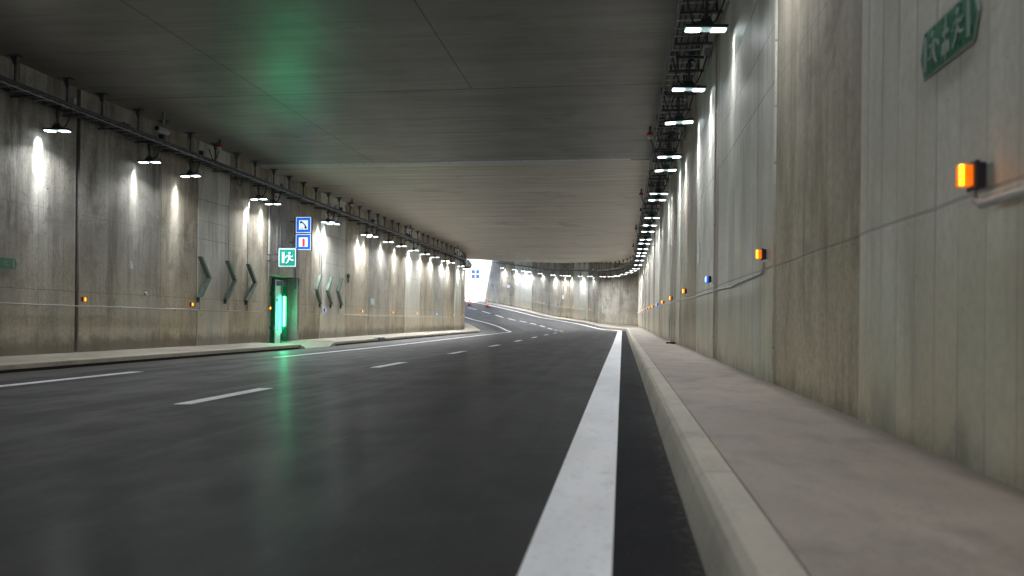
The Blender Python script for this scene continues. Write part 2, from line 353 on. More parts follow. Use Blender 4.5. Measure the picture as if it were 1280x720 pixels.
M = dict(
    asphalt=asphalt(), ceil=ceiling_mat(), pave=pave_mat(), kerb=pave_mat('kerb_concrete', (.42, .385, .315), (.52, .48, .395), 3.0),
    pale=pave_mat('slab_concrete', (.34, .31, .25), (.44, .41, .34)),
    paint=paint_mat(), ground=ground_mat(),
    dark=simple('dark_void', (.02, .018, .015), .9), galv=simple('galvanised_steel', (.42, .44, .47), .38, .85, .25, 14),
    galvd=simple('dull_steel', (.095, .10, .115), .5, .6, .3, 10),
    cable=simple('black_cable', (.018, .018, .02), .45), housing=simple('lamp_housing', (.05, .055, .065), .42, .3),
    grey=simple('grey_plastic', (.42, .43, .45), .5), white=simple('white_plastic', (.72, .73, .75), .4), red=simple('red_plastic', (.50, .03, .035), .35),
    lens=simple('lamp_lens', (.8, .85, .85), .2, emit=(.86, .97, 1.0), es=4.0),
    lensoff=simple('lamp_glass', (.35, .42, .42), .15, emit=(.6, .9, .9), es=.10),
    amber=simple('amber_lens', (.9, .28, .02), .3, emit=(1, .16, .0), es=.16), amberhot=simple('amber_lit', (1, .5, .05), .3, emit=(1, .42, .01), es=1.6),
    blue=simple('blue_lens', (.03, .13, .8), .3, emit=(.02, .12, 1.0), es=.25), bluehot=simple('blue_lit', (.4, .7, 1), .3, emit=(.25, .5, 1), es=1.5),
    body=simple('marker_body', (.02, .018, .03), .5), pipe=simple('conduit_plastic', (.42, .42, .42), .45, 0, .1),
    green_on=simple('green_tube_lit', (.3, 1, .7), .3, emit=(.06, 1.0, .42), es=8.0), green_core=simple('green_tube_core', (.7, 1, .9), .3, emit=(.35, 1.0, .72), es=10.0),
    green_dim=simple('green_tube_dim', (.3, 1, .7), .3, emit=(.15, 1.0, .65), es=.5),
    greenp=simple('green_painted_metal', (.02, .23, .13), .4, .1), door=simple('pale_door_paint', (.74, .82, .88), .4, 0, .06, 3),
    chev=simple('chevron_metal', (.12, .175, .145), .45, .2, .2, 6), chevd=simple('chevron_green', (.03, .12, .075), .5, .1),
    frame=simple('sign_frame', (.10, .12, .15), .4, .5),
    s_white=simple('sign_white', (.85, .9, .95), .3, emit=(.72, .86, 1), es=.25, var=.05), s_blue=simple('sign_blue', (.01, .13, .55), .3, emit=(.0, .10, .60), es=.27, var=.05),
    s_green=simple('sign_green', (.005, .22, .16), .3, emit=(.0, .34, .24), es=.14, var=.05), s_black=simple('sign_black', (.012, .015, .03), .4), s_red=simple('sign_red', (.7, .03, .02), .3, emit=(.75, .03, .02), es=.25),
    p_green=simple('plate_green', (.018, .16, .085), .35, 0, .15), p_white=simple('plate_white', (.26, .33, .30), .4, 0, .15),
    tag_plate=simple('pale_plate', (.50, .62, .62), .4), cone=simple('cone_orange', (.85, .09, .035), .45), cwhite=simple('cone_white', (.85, .85, .85), .4),
    stucco=simple('building_render', (.72, .71, .68), .85, 0, .05, 2), glassb=simple('window_glass', (.01, .04, .16), .3), rail=simple('parapet_metal', (.35, .36, .38), .5, .6),
    ink=simple('graffiti_ink', (.02, .06, .055), .5), steelplate=simple('stainless_strip', (.60, .65, .75), .35, .1, .1, 5),
)

# ------------------------------------------------------------------ ground, road, pavements, ceiling
mb = MB()
def ground_strip(a, b, X0, X1, hf):
    ts = tsteps(a, b)
    for t0, t1 in zip(ts, ts[1:]):
        q = [pos(t0, X0, hf(t0)), pos(t0, X1, hf(t0)), pos(t1, X1, hf(t1)), pos(t1, X0, hf(t1))]; mb.face(q)
def gh(T): return 5.45 if T <= 90.0 else .95
ground_strip(-60, S0, -400, -12.0, gh); ground_strip(S0, 90, -PV + 1, -12.0, gh); ground_strip(90.01, 400, -PV + 1, -11.7, gh); ground_strip(-60, 90, 1.8, 60, gh); ground_strip(90.01, 400, 1.75, 60, gh)
ground_strip(-60, 88.2, -12.0, 1.8, lambda T: 5.45)
q = [(-3000, -3000, -3), (3000, -3000, -3), (3000, 3000, -3), (-3000, 3000, -3)]; mb.face(q)
tag(mb.build('ground', M['ground']), kind='structure')

mb = MB(); ts = tsteps(-45, 230); NX = [(-11.9), -10, -8, -6, -4, -2, 0, .24, .6]
for t0, t1 in zip(ts, ts[1:]):
    for xa, xb in zip(NX, NX[1:]):
        mb.face([pos(t0, xa, road_h(xa)), pos(t0, xb, road_h(xb)), pos(t1, xb, road_h(xb)), pos(t1, xa, road_h(xa))],
                [(t0, xa), (t0, xb), (t1, xb), (t1, xa)])
road = tag(mb.build('road', M['asphalt']), kind='structure')
def stripe(name, X0, X1, a, b):
    mb = MB(); ts = tsteps(a, b) if b - a > 6 else [a, (a + b) / 2, b]
    for t0, t1 in zip(ts, ts[1:]):
        mb.face([pos(t0, X0, road_h(X0) + .007), pos(t0, X1, road_h(X1) + .007), pos(t1, X1, road_h(X1) + .007), pos(t1, X0, road_h(X0) + .007)],
                [(t0, X0), (t0, X1), (t1, X1), (t1, X0)])
    return mb.build(name, M['paint'], road)
stripe('edge_line', -.285, -.022, -30, 125)
stripe('edge_line', -7.85, -7.62, -30, 11.95); stripe('edge_line', -7.85, -7.65, 17.2, 125)
t = -4.65
while t < 122: stripe('lane_dash', -4.09, -3.91, t, t + 1.75); t += 5.76 if t < 56 else 2.85

# kerbs
def sweep_obj(name, prof, a, b, mat, parent=None, bevel=0, ends=True):
    mb = MB(); mb.sweep(prof, tsteps(a, b), ends=ends); return mb.build(name, mat, parent, bevel)
k = sweep_obj('kerb', [(.240, -.80), (.243, -.72), (.268, -.61), (.280, -.575), (.302, -.554), (.330, -.55), (.405, -.549), (.405, -.80)], -30, 125, M['kerb'])
tag(k, kind='structure')
LK = [(-10.0, -.925), (-10.0, -.85), (-10.012, -.838), (-10.03, -.834), (-10.22, -.828), (-10.22, -.925)]
def left_kerb(a, b):
    k = sweep_obj('kerb', LK, a, b, M['kerb']); tag(k, kind='structure')
    sweep_obj('kerb_slot', [(-10.035, -.998), (-10.035, -.92), (-10.2, -.92), (-10.2, -.998)], a, b - .02, M['dark'], k)
left_kerb(-30, 23.9); left_kerb(27.0, 125)
def pvR(T):
    a = head(T)
    if T <= S0: lm = WR
    elif T <= 68.95: lm = min((PV + WR) / cos(a), (70.9 - S0) / sin(a)) - PV
    else: lm = WR
    return [(.412, -.80), (.412, -.552), (lm + .03, -.55), (lm + .03, -.80)]
mb = MB(); ts = [t for t in tsteps(-30, 125)] + [68.949, 68.951]; ts.sort(); mb.sweep(pvR, ts)
tag(mb.build('pavement', M['pave']), kind='structure')
def pvL(T): return [(-10.222, -1.05), (-10.222, -.830), (WL(T) - .05, -.797), (WL(T) - .05, -1.05)]
for a, b in ((-30, 23.9), (27.0, 125)):
    mb = MB(); mb.sweep(pvL, tsteps(a, b)); tag(mb.build('pavement', M['pale']), kind='structure')
# dropped crossing in front of the niche: falls from both sides to a low slab
mb = MB()
def dk(t0, t1, z0, z1):
    X0, X1 = -9.98, -11.95; A = [pos(t0, X0, -.975 + z0 * .13), pos(t1, X0, -.975 + z1 * .13), pos(t1, X1, -.93 + z1 * .133), pos(t0, X1, -.93 + z0 * .133)]
    B = [p - Vector((0, 0, .3)) for p in A]; mb.face(A, [(t0, X0), (t1, X0), (t1, X1), (t0, X1)])
    for i in range(4): j = (i + 1) % 4; mb.face([A[i], A[j], B[j], B[i]])
dk(23.9, 24.35, 1, 0); dk(24.35, 26.4, 0, 0); dk(26.4, 27.0, 0, 1)
tag(mb.build('dropped_kerb', M['pale']), kind='structure')

# ceiling slab, portal header and the steel joint cover
mb = MB(); mb.sweep([(-11.9, HC), (5.6, HC), (5.6, HC + .55), (-11.9, HC + .55)], tsteps(-40, 88.5), ends=True)
ceil = tag(mb.build('ceiling', M['ceil']), kind='structure')
# subdivide the ceiling laterally is not needed: uv carries metres
mb = MB(); mb.sweep([(-11.3, HC - .008), (.2, HC - .008), (.2, HC + .01), (-11.3, HC + .01)], [23.76, 23.95]); mb.build('joint_cover', M['steelplate'], ceil)
mb = MB(); mb.sweep([(-11.3, HC - .005), (1.2, HC - .005), (1.2, HC + .01), (-11.3, HC + .01)], [23.945, 23.97]); mb.build('joint_gap', M['dark'], ceil)

# ------------------------------------------------------------------ walls made of cast panels
def wall_panels(parent, edges, side, X, kinds, top=HC + .12, off=0):
    for i, ((a, b), kd) in enumerate(zip(zip(edges, edges[1:]), kinds)):
        if kd == 'x': continue
        rec = {'r': .018, 'b': 0.0, 'g': .008}[kd] ; g = .009
        mats = {'r': W_ROUGH, 'b': W_BOARD, 'g': W_GREY}[kd]; mat = mats[(i // 2 + off) % 2]
        ts = tsteps(a + g, b - g); mb = MB()
        xf = X if callable(X) else (lambda T: X)
        tp = top if not callable(top) else None
        def prof(T):
            x0 = xf(T) + side * rec; tt = tp if tp is not None else top(T)
            return [(x0, -1.15), (x0, tt), (xf(T) + side * .42, tt), (xf(T) + side * .42, -1.15)]
        mb.sweep(prof, ts); o = mb.build('wall_panel', mat, parent, bevel=.007)
rng = random.Random(3)
er = [-30, -24, -18, -12, -6, 0.0, 4.7, 7.3, 11.4, 11.95, 14.7, 18.9, 20.1, 23.0, 26.85, 29.5, 33.4, 35, 39, 42.5, 45, 49, 52, 56, 59, 63, 66.5, 70.95]
kr = list('rbrbrbrbrbrbrbrbrbrbrbrbrbr'); kr[5] = 'b'; kr[4] = 'r'
wr = empty('tunnel_wall', 'long right concrete wall beside the raised pavement, alternating pale boarded and brown rough panels', 'wall')
# a straight wall: the path curves away from it, so build it from straight boxes
for i, (a, b) in enumerate(zip(er, er[1:])):
    kd = 'b' if i % 2 == 1 else 'r'
    if a == 0.0: kd = 'b'
    if a == -6: kd = 'r'
    rec = .018 if kd == 'r' else 0
    mat = (W_ROUGH if kd == 'r' else W_BOARD)[(i // 2) % 2]; mb = MB(); g = .009
    y0, y1, x0 = a + g, b - g, WR + rec
    zb, zt = -1.1 + CAMZ, HC + .12 + CAMZ + .3
    P = lambda x, y, z: Vector((x, y, z))
    mb.face([P(x0, y0, zb), P(x0, y0, zt), P(x0, y1, zt), P(x0, y1, zb)], [(y0, zb - CAMZ), (y0, zt - CAMZ), (y1, zt - CAMZ), (y1, zb - CAMZ)])
    mb.face([P(x0, y0, zb), P(x0 + .4, y0, zb), P(x0 + .4, y0, zt), P(x0, y0, zt)]); mb.face([P(x0, y1, zb), P(x0, y1, zt), P(x0 + .4, y1, zt), P(x0 + .4, y1, zb)])
    mb.face([P(x0 + .4, y0, zb), P(x0 + .4, y1, zb), P(x0 + .4, y1, zt), P(x0 + .4, y0, zt)])
    mb.build('wall_panel', mat, wr)
mb = MB()
mb.box((WR + .45, 20.5, 2.4), (.1, 101, 7)); mb.build('joint_backing', M['dark'], wr)
# recess end wall
we = empty('end_wall', 'flat stained concrete wall across the recess between the straight and the curving wall', 'wall')
mb = MB(); x0, x1, yy = -2.03, WR + .3, 70.9; zb, zt = -1.2, HC + 1.7
mb.face([(x0, yy, zb), (x1, yy, zb), (x1, yy, zt), (x0, yy, zt)], [(90, zb), (93.6, zb), (93.6, zt), (90, zt)])
mb.face([(x0, yy, zb), (x0, yy, zt), (x0, yy + .4, zt), (x0, yy + .4, zb)]); mb.face([(x1, yy + .4, zb), (x1, yy + .4, zt), (x0, yy + .4, zt), (x0, yy + .4, zb)])
mb.build('wall_panel', W_GREY[1], we)
# outer curved wall
wo_ = empty('tunnel_wall', 'curving outer concrete wall washed by lamps, climbing towards the daylight', 'wall')
eo = [69.0]; 
while eo[-1] < 88: eo.append(eo[-1] + rng.choice([2.3, 2.6, 3.0]))
eo[-1] = 90.0
wall_panels(wo_, eo, 1, WR, [('g', 'b', 'r', 'g')[i % 4] for i in range(len(eo) - 1)])
pw = empty('retaining_wall', 'low sunlit concrete retaining wall along the ramp outside the portal', 'wall')
wall_panels(pw, [90.02, 94, 99, 104, 110, 118, 125], 1, WR, list('bgbgbg'), top=lambda T: 1.35)
pw2 = empty('retaining_wall', 'inner concrete retaining wall of the ramp behind the bend', 'wall')
wall_panels(pw2, [90.02, 96, 102, 110, 118, 125], -1, -11.2, list('bgbgb'), top=lambda T: 1.35)
# left wall, with the emergency niche between T 25.0 and 27.25
wl = empty('tunnel_wall', 'long left concrete wall with lamps, chevrons and the emergency niche', 'wall')
NA, NB_ = 24.85, 27.25; ND = .52; NH = 1.40
el = [-30, -25, -20, -15, -10, -5, 0, 4, 8, 12, 15.46, 15.56, 18.6, 20.35, 22.1, NA]
wall_panels(wl, el, -1, WL, list('rbrgrgrgrgxgrbr'))
el2 = [NB_, 29.2, 32, 35, 38, 41, 44, 47, 50, 53, 56, 59, 62, 66, 70, 75, 80, 85, 90]
wall_panels(wl, el2, -1, WL, [('r', 'b', 'r', 'g')[i % 4] for i in range(len(el2) - 1)])
# lintel over the niche and its reveals
mb = MB(); mb.sweep([(-11.43, NH), (-11.43, HC + .12), (-11.85, HC + .12), (-11.85, NH)], [NA + .009, NB_ - .009]); mb.build('lintel', W_GREY[0], wl)
mb = MB(); mb.sweep([(-11.43 - ND, -1.1), (-11.43 - ND, NH + .1), (-12.2, NH + .1), (-12.2, -1.1)], [NA - .3, NB_ + .3]); mb.build('niche_back', W_GREY[1], wl)
mb = MB(); mb.sweep([(-11.44, -1.1), (-11.44, NH + .02), (-12.0, NH + .02), (-12.0, -1.1)], [NB_ + .012, NB_ + .2]); mb.build('niche_reveal', W_GREY[0], wl)
mb = MB(); mb.sweep([(-11.44, -1.1), (-11.44, NH + .02), (-12.0, NH + .02), (-12.0, -1.1)], [NA - .2, NA - .012]); mb.build('niche_reveal', W_GREY[0], wl)
mb = MB(); mb.sweep([(-11.60, -1.1), (-11.60, HC + .1), (-11.84, HC + .1), (-11.84, -1.1)], [-30, NA - .3]); mb.build('joint_backing', M['dark'], wl)
mb = MB(); mb.sweep(lambda T: [(WL(T) - .2, -1.1), (WL(T) - .2, HC + .1), (WL(T) - .41, HC + .1), (WL(T) - .41, -1.1)], tsteps(NB_ + .3, 90)); mb.build('joint_backing', M['dark'], wl)
# unseen wall added far behind the camera to keep daylight out
mb = MB(); mb.sweep([(-12, -1.2), (-12, HC + .3), (2.2, HC + .3), (2.2, -1.2)], [-30.4, -30.02]); o = mb.build('light_stop_wall', W_GREY[0]); tag(o, 'plain added concrete wall behind the viewer, shutting out daylight', 'wall')
# portal headwall
mb = MB(); mb.sweep([(-12.1, HC + .56), (2.2, HC + .56), (2.2, HC + 1.3), (-12.1, HC + 1.3)], [88.1, 88.52]); mb.sweep([(2.0, -.8), (40, -.8), (40, HC + 1.29), (2.0, HC + 1.29)], [89.7, 90.03]); mb.sweep([(-40, -.8), (-12.0, -.8), (-12.0, HC + 1.29), (-40, HC + 1.29)], [89.7, 90.03]); tag(mb.build('portal_headwall', W_GREY[0]), 'concrete header over the tunnel exit', 'wall')

# ------------------------------------------------------------------ cable trays with cables, hangers
def cable_tray(X0, X1, H, a, b, label, side):
    root = empty('cable_tray', label, 'cable tray', 'cable trays along both walls')
    ts = tsteps(a, b)
    for X in (X0, X1):
        s_ = 1 if X == min(X0, X1) else -1
        mb = MB(); mb.sweep([(X, H), (X, H + .065), (X + s_ * .004, H + .065), (X + s_ * .004, H + .006), (X + s_ * .028, H + .006), (X + s_ * .028, H)], ts); mb.build('side_rail', M['galvd'], root)
    mb = MB(); t = a + .15; lo, hi = min(X0, X1), max(X0, X1)
    while t < b: mb.box((0, 0, 0), (hi - lo - .01, .03, .014), Matrix.Translation(pos(t, (lo + hi) / 2, H + .018)) @ Matrix.Rotation(head(t), 4, 'Z')); t += .30
    tag(mb.build('rung', M['galv'], root), kind='stuff')
    rg = random.Random(int(abs(X0) * 10))
    for j in range(5):
        Xc = lo + .07 + j * .085; ph = rg.random() * 9; r = rg.choice([.012, .017, .022]); pts = []; t = a
        while t <= b: pts.append(pos(t, Xc + .012 * sin(t * .7 + ph), H + .035 + r + .006 * sin(t * 1.3 + ph))); t += .6 if t < 70 else 1.0
        mb = MB(); mb.tube(pts, r, 6); mb.build('cable', M['cable'], root)
    for j in range(16):                 # slack loops and splice boxes in the tray
        t0 = a + 6 + (j + rg.random() * .8) * min(50, b - a - 8) / 16; Xs = lo + rg.random() * (hi - lo) * .8; L_ = rg.uniform(.3, .8); dr = rg.uniform(.10, .34)
        mb = MB(); mb.tube([pos(t0 + L_ * u, Xs + .05 * sin(u * 3), H + .05 - dr * sin(u * pi)) for u in [q / 9 for q in range(10)]], .012, 5); mb.build('slack_cable', M['cable'], root)
        if j % 2 == 0:
            mb = MB(); mb.box((0, 0, 0), (.16, rg.uniform(.12, .3), .12)); ob = mb.build('splice_box', M['grey' if rg.random() < .4 else 'galvd'], root, .005); place(ob, t0 + .2, Xs, H + .16)
    # hangers: head plate at the ceiling, tapered bracket, post, foot under the tray
    mb = MB(); top = HC - H; w = hi - lo
    mb.box((0, 0, top - .008), (.26, .14, .012)); mb.box((0, 0, top - .10), (.05, .03, .15), taper=2.8); mb.box((0, 0, (top - .1) / 2 - .02), (.032, .032, top - .06))
    sgn = 1 if side > 0 else -1
    mb.box((-sgn * w * .40, 0, -.03), (w * 1.15, .041, .035)); mb.box((-sgn * w * .9, 0, .02), (.03, .045, .10))
    h0 = mb.build('hanger', M['galvd'], root); t = a + .5; first = True; n = 0
    while t < b and n < 98:
        h = h0 if first else h0.copy()
        if not first: COL.objects.link(h); h.parent = root
        first = False; n += 1
        place(h, t + rg.uniform(-.12, .12), (hi if side > 0 else lo) + sgn * .03, H); t += 1.22
    return root
cable_tray(.66, 1.14, 4.05, -2, 88.4, 'ladder cable tray hung above the right hand lamps, curving with the far wall', 1)
cable_tray(-11.15, -10.67, 4.05, 2, 88.4, 'ladder cable tray hung from the ceiling along the left wall', -1)
# thin bright conduit running under the left tray
mb = MB(); mb.tube([pos(t, -10.60, 3.98) for t in tsteps(2, 60)], .012, 6); tag(mb.build('conduit_pipe', M['galv']), 'thin galvanised conduit running just under the left cable tray', 'conduit')

# ------------------------------------------------------------------ lamps
def make_lamp():
    root = empty('tunnel_lamp', 'x', 'lamp', 'tunnel lamps under the cable trays')
    mb = MB(); mb.box((0, 0, .030), (.52, .17, .036)); mb.build('housing', M['housing'], root, .006)
    mb = MB(); mb.box((0, 0, .088), (.19, .13, .08), taper=.62); mb.build('driver_box', M['housing'], root, .006)
    mb = MB(); mb.box((0, 0, .006), (.50, .15, .010)); mb.build('glass', M['lensoff'], root)
    for sx in (-1, 1):
        mb = MB(); mb.box((sx * .152, 0, -.003), (.165, .125, .008)); mb.build('led_module', M['lens'], root)
    mb = MB(); mb.box((0, 0, .30), (.035, .03, .38)); mb.box((0, 0, .15), (.10, .06, .02)); mb.build('stem', M['galvd'], root)
    mb = MB(); mb.box((0, 0, .50), (.42, .04, .035)); mb.build('cross_arm', M['galvd'], root)
    L = bpy.data.lights.new('lamp_light', 'AREA'); L.shape = 'RECTANGLE'; L.size = .26; L.size_y = .12; L.energy = LAMP_W; L.color = (.95, .97, 1.0); L.spread = radians(160)
    lo = bpy.data.objects.new('lamp_light', L); COL.objects.link(lo); lo.parent = root; lo.location = (-.10, 0, -.014)
    L2 = bpy.data.lights.new('module_beam', 'AREA'); L2.shape = 'RECTANGLE'; L2.size = .07; L2.size_y = .10; L2.energy = LAMP_W * .028; L2.color = (.90, .95, 1.0); L2.spread = radians(46)
    l2 = bpy.data.objects.new('module_beam', L2); COL.objects.link(l2); l2.parent = root; l2.location = (.19, 0, -.014); l2.rotation_euler = (0, radians(-4), 0)
    L3 = bpy.data.lights.new('long_beam', 'AREA'); L3.shape = 'RECTANGLE'; L3.size = .06; L3.size_y = .10; L3.energy = LAMP_W * .042; L3.color = (.90, .95, 1.0); L3.spread = radians(30)
    l3 = bpy.data.objects.new('long_beam', L3); COL.objects.link(l3); l3.parent = root; l3.location = (.19, 0, -.016)
    return root
def add_loop(root, s, rg):      # the feed cable: box on the tray, two hanging loops
    d = rg.uniform(.8, 1.15)
    mb = MB(); mb.box((s * .27, .05, .60), (.10, .09, .11)); mb.build('junction_box', M['grey'] if rg.random() < .6 else M['galvd'], root, .006)
    pts = []
    for i in range(19):
        u = i / 18; pts.append(Vector((s * (.27 - .25 * u), .05 + .03 * sin(u * pi), .55 - .45 * u ** 1.6 - .26 * d * sin(u * pi))))
    mb = MB(); mb.tube(pts, .011, 6); mb.build('feed_cable', M['cable'], root)
    if rg.random() > .4: return
    ra, rb, cx = rg.uniform(.05, .10), rg.uniform(.07, .13), rg.uniform(-.05, .15)
    pts = [Vector((s * cx + ra * cos(a), -.03 + .01 * a, .34 + rb * sin(a))) for a in [.6 + i * .42 for i in range(rg.choice([9, 12, 16]))]]
    mb = MB(); mb.tube(pts, .009, 6); mb.build('cable_coil', M['cable'], root)
proto = make_lamp(); rgl = random.Random(5); used = False
ORD = ['first', 'second', 'third', 'fourth', 'fifth', 'sixth', 'seventh', 'eighth', 'ninth', 'tenth', 'eleventh', 'twelfth', 'thirteenth', 'fourteenth', 'fifteenth', 'sixteenth',
       'seventeenth', 'eighteenth', 'nineteenth', 'twentieth', 'twenty-first', 'twenty-second', 'twenty-third', 'twenty-fourth', 'twenty-fifth']
def lamp(T, X, H, s, label, loops=True, e=1.0, beam=1.0, tilt=24):
    global used
    r = copy_tree(proto) if used else proto; used = True
    place(r, T, X, H); r['label'] = label
    for c in r.children:
        if c.name.startswith('module_beam'): c.location.x = -s * .262; c.rotation_euler = (0, s * radians(19 + rgl.uniform(-4, 5)), 0)
        if c.name.startswith('long_beam'): c.location.x = -s * .235; c.rotation_euler = (rgl.uniform(-.03, .03), s * radians(8.5 + rgl.uniform(-1.5, 2)), 0)
        if c.name.startswith('lamp_light'): c.location.x = s * .08; c.rotation_euler = (0, -s * radians(tilt), 0)
    vr = rgl.choice([.55, .8, 1, 1, 1.15, 1.3]); bm_ = beam * rgl.uniform(.5, 1.5) / (.9 + 1.6 * min(1, max(0, (T - 16) / 36)))
    e *= vr; e *= .72 + 2.5 * min(1, max(0, (T - 16) / 36))
    r.rotation_euler = (rgl.uniform(-.03, .03), rgl.uniform(-.035, .035), head(T) + rgl.uniform(-.06, .06))
    if loops and T < 62: add_loop(r, s, rgl)
    if True:
        for c in r.children:
            if c.type == 'LIGHT': c.data = c.data.copy(); c.data.energy *= e * (1 if c.name.startswith('lamp_light') else bm_)
    return r
LL = [14.25, 17.35, 19.15, 23.05, 24.05, 28.85, 29.4, 33.45, 34.25, 36.7, 38.95, 41.4, 43.9, 46.2, 49.05, 50.7, 54.2, 57.35]
LR = [10.0, 12.55, 14.6, 17.6, 19.15, 22.6, 23.75, 27.85, 30.1, 32.25, 35.5, 37.4, 40.3, 42.7, 44.75, 48.05, 52.05]
LO = [55.0, 56.9, 58.8, 60.9, 63.1, 64.9, 67.1, 70.15, 72.3, 74.8, 76.0, 77.8, 80.2, 82.25, 83.3, 84.85, 86.9]
for i, T in enumerate(LL): lamp(T + .1, -11.04, 3.60, 1, '%s nearest LED lamp in the row hanging along the left wall' % ORD[i].capitalize(), e=1.0 if T > 16 else .8)
for i, T in enumerate(LR): lamp(T, .97, 3.55, -1, '%s nearest LED lamp in the straight row above the right pavement' % ORD[i].capitalize())
for i, T in enumerate(LO): lamp(T, .97, 3.54, -1, '%s lamp of the curved far row, counted leftwards from the corner recess' % ORD[i].capitalize(), loops=False, e=.8, tilt=-12 if 57 < T < 69 else 24)
for T in (64, 72, 80, 87): lamp(T, -10.75, 3.55, 1, 'LED lamp on the inner wall hidden behind the bend', loops=False)
for T in (6.6, 2.0, -4.0): lamp(T, .94, 3.54, -1, 'LED lamp over the right pavement outside the picture', e=1.5, beam=.12)
for T in (9.0, 4.5, 0.0, -5.0): lamp(T, -10.8, 3.54, 1, 'LED lamp over the left pavement outside the picture', e=1.9, beam=.04, tilt=38)

# ------------------------------------------------------------------ marker lights on the walls
def make_marker(hot, col, kind):
    r = empty('marker_light', 'x', 'marker light', '%s marker lights on the walls' % kind)
    mb = MB(); mb.box((.064, .01, 0), (.050, .085, .115)); mb.box((.050, .01, 0), (.02, .10, .13)); mb.build('body', M['body'], r, .005)          # local +x = into the wall
    mb = MB(); mb.box((.010, .0, 0), (.062, .048, .098)); mb.build('lens', M[col], r, .008)
    for sx, mm in ((-.012, hot), (.016, col)):
        mb = MB()
        for k in range(5): mb.box((sx, -.026, -.038 + k * .019), (.017, .006, .016))
        mb.build('led_strip', M[mm], r)
    return r
mk = {'a': make_marker('amberhot', 'amber', 'amber'), 'b': make_marker('bluehot', 'blue', 'blue')}; mused = {}
def marker(kind, T, X, H, side, label, xy=None):
    r = copy_tree(mk[kind]) if kind in mused else mk[kind]; mused[kind] = 1
    place(r, T, X, H); r['label'] = label
    if xy: r.location = xy; r.rotation_euler = (0, 0, 0)
    r.scale = (side * .82, .82, .82)
    return r
RM = [(3.11, 'a'), (7.55, 'a'), (12.1, 'b'), (16.6, 'a'), (21.2, 'a'), (25.4, 'a'), (29.6, 'b'), (34, 'a'), (37.5, 'a'), (42, 'a'), (46, 'b'), (50.5, 'a'), (55, 'a'), (60, 'b'), (65, 'a')]
kn = {'a': 'amber', 'b': 'blue'}
def step_place(seq, k, i):
    return ORD[sum(1 for q in seq[:i + 1] if q[1] == k) - 1]
for i, (T, k) in enumerate(RM):
    H = .537 if T < 5 else .612 if T < 52 else .62
    lab = '%s nearest %s marker light on the right wall, above the pavement' % (step_place(RM, k, i).capitalize(), kn[k])
    marker(k, T, 0, 0, 1, lab, xy=(WR - .09, T, CAMZ + H + rise(T)))
LM = [(15.65, 'a'), (19.95, 'a'), (24.7, 'a'), (29.6, 'b'), (34.0, 'a'), (38.6, 'a'), (43.1, 'a'), (47.6, 'b'), (52.2, 'a'), (56.5, 'a')]
for i, (T, k) in enumerate(LM):
    marker(k, T, WL(T) + .09, .33 - .0025 * (T - 15), -1, '%s nearest %s marker light on the left wall' % (step_place(LM, k, i).capitalize(), kn[k]))
OM = [(70.6, 'a'), (74.0, 'a'), (77.5, 'b'), (80.95, 'a'), (84.5, 'a'), (87.9, 'a')]
for i, (T, k) in enumerate(OM):
    marker(k, T, WR - .09, .60, 1, '%s %s marker light on the curving far wall, counted leftwards from the recess' % (step_place(OM, k, i).capitalize(), kn[k]))

# conduits joining the markers
def conduit(name, pts, r, label, mat='pipe'):
    mb = MB(); mb.tube(pts, r, 8)
    for p in pts[1:-1:3]: pass
    o = mb.build(name, M[mat]); return tag(o, label, 'conduit')
def sagged(t0, t1, X, H, sag=.02):
    n = max(2, int((t1 - t0) / .7)); return [Vector((X, t0 + (t1 - t0) * i / n, CAMZ + H + rise(t0) - sag * abs(sin(i * 2.1)))) for i in range(n + 1)]
cz = CAMZ + .612
conduit('conduit_pipe', [Vector((WR - .04, 3.12, cz - .12)), Vector((WR - .04, 3.12, cz - .160)), Vector((WR - .04, 3.07, cz - .185)), Vector((WR - .04, 2.6, cz - .190)), Vector((WR - .04, -3, cz - .190))], .016,
        'grey conduit elbow dropping from the nearest amber marker light')
conduit('conduit_pipe', [Vector((WR - .035, 7.55, cz - .07)), Vector((WR - .035, 7.57, cz - .14))] + [Vector((WR - .028, y, z)) for y, z in
        ((7.7, cz - .165), (8.6, cz - .175), (9.5, cz - .19), (9.8, cz - .205), (11.4, cz - .185), (11.6, cz - .20), (12.1, cz - .19), (14.7, cz - .19), (16.6, cz - .17), (17.0, cz - .15), (21.2, cz - .15), (25.4, cz - .15), (34, cz - .15), (50, cz - .13), (65, cz - .12))], .014,
        'wavy grey conduit along the right wall under the marker lights')
conduit('conduit_pipe', [pos(t, WL(t) + .03, .185 - .0022 * (t - 15) + .004 * sin(t * 2)) for t in [x * .5 for x in range(4, 49)]], .014, 'pale conduit along the near left wall under the marker lights')
conduit('conduit_pipe', [pos(t, WL(t) + .03, .165 - .0022 * (t - 15)) for t in [27.4 + x for x in range(0, 31)]], .012, 'pale conduit along the left wall beyond the emergency niche')
conduit('conduit_pipe', [pos(t, WR - .03, .47) for t in [69.3 + x * .7 for x in range(0, 28)]], .014, 'pale conduit along the curving far wall')
for i, (T, lab) in enumerate(((20.42, 'above the first left chevron'), (22.0, 'above the second left chevron'), (23.2, 'above the third left chevron'), (28.15, 'beyond the blue signs'), (29.3, 'between the right pointing lamps and far chevrons'), (31.2, 'above the last far chevron'))):
    conduit('conduit_pipe', [pos(T, WL(T) + .025, .17), pos(T, WL(T) + .025, 3.2), pos(T, WL(T) + .10, 3.95)], .014, 'Vertical grey conduit on the left wall ' + lab, 'pipe')
conduit('conduit_pipe', [pos(24.62, -11.38, -.78), pos(24.62, -11.38, 3.9)], .02, 'Vertical grey conduit at the left edge of the emergency niche', 'pipe')
for i, T in enumerate((25.25, 25.5)):
    conduit('conduit_pipe', [pos(T, -11.39, NH + .02), pos(T, -11.39, 3.9)], .018, ('Left' if i == 0 else 'Right') + ' one of two vertical conduits above the emergency niche', 'pipe')

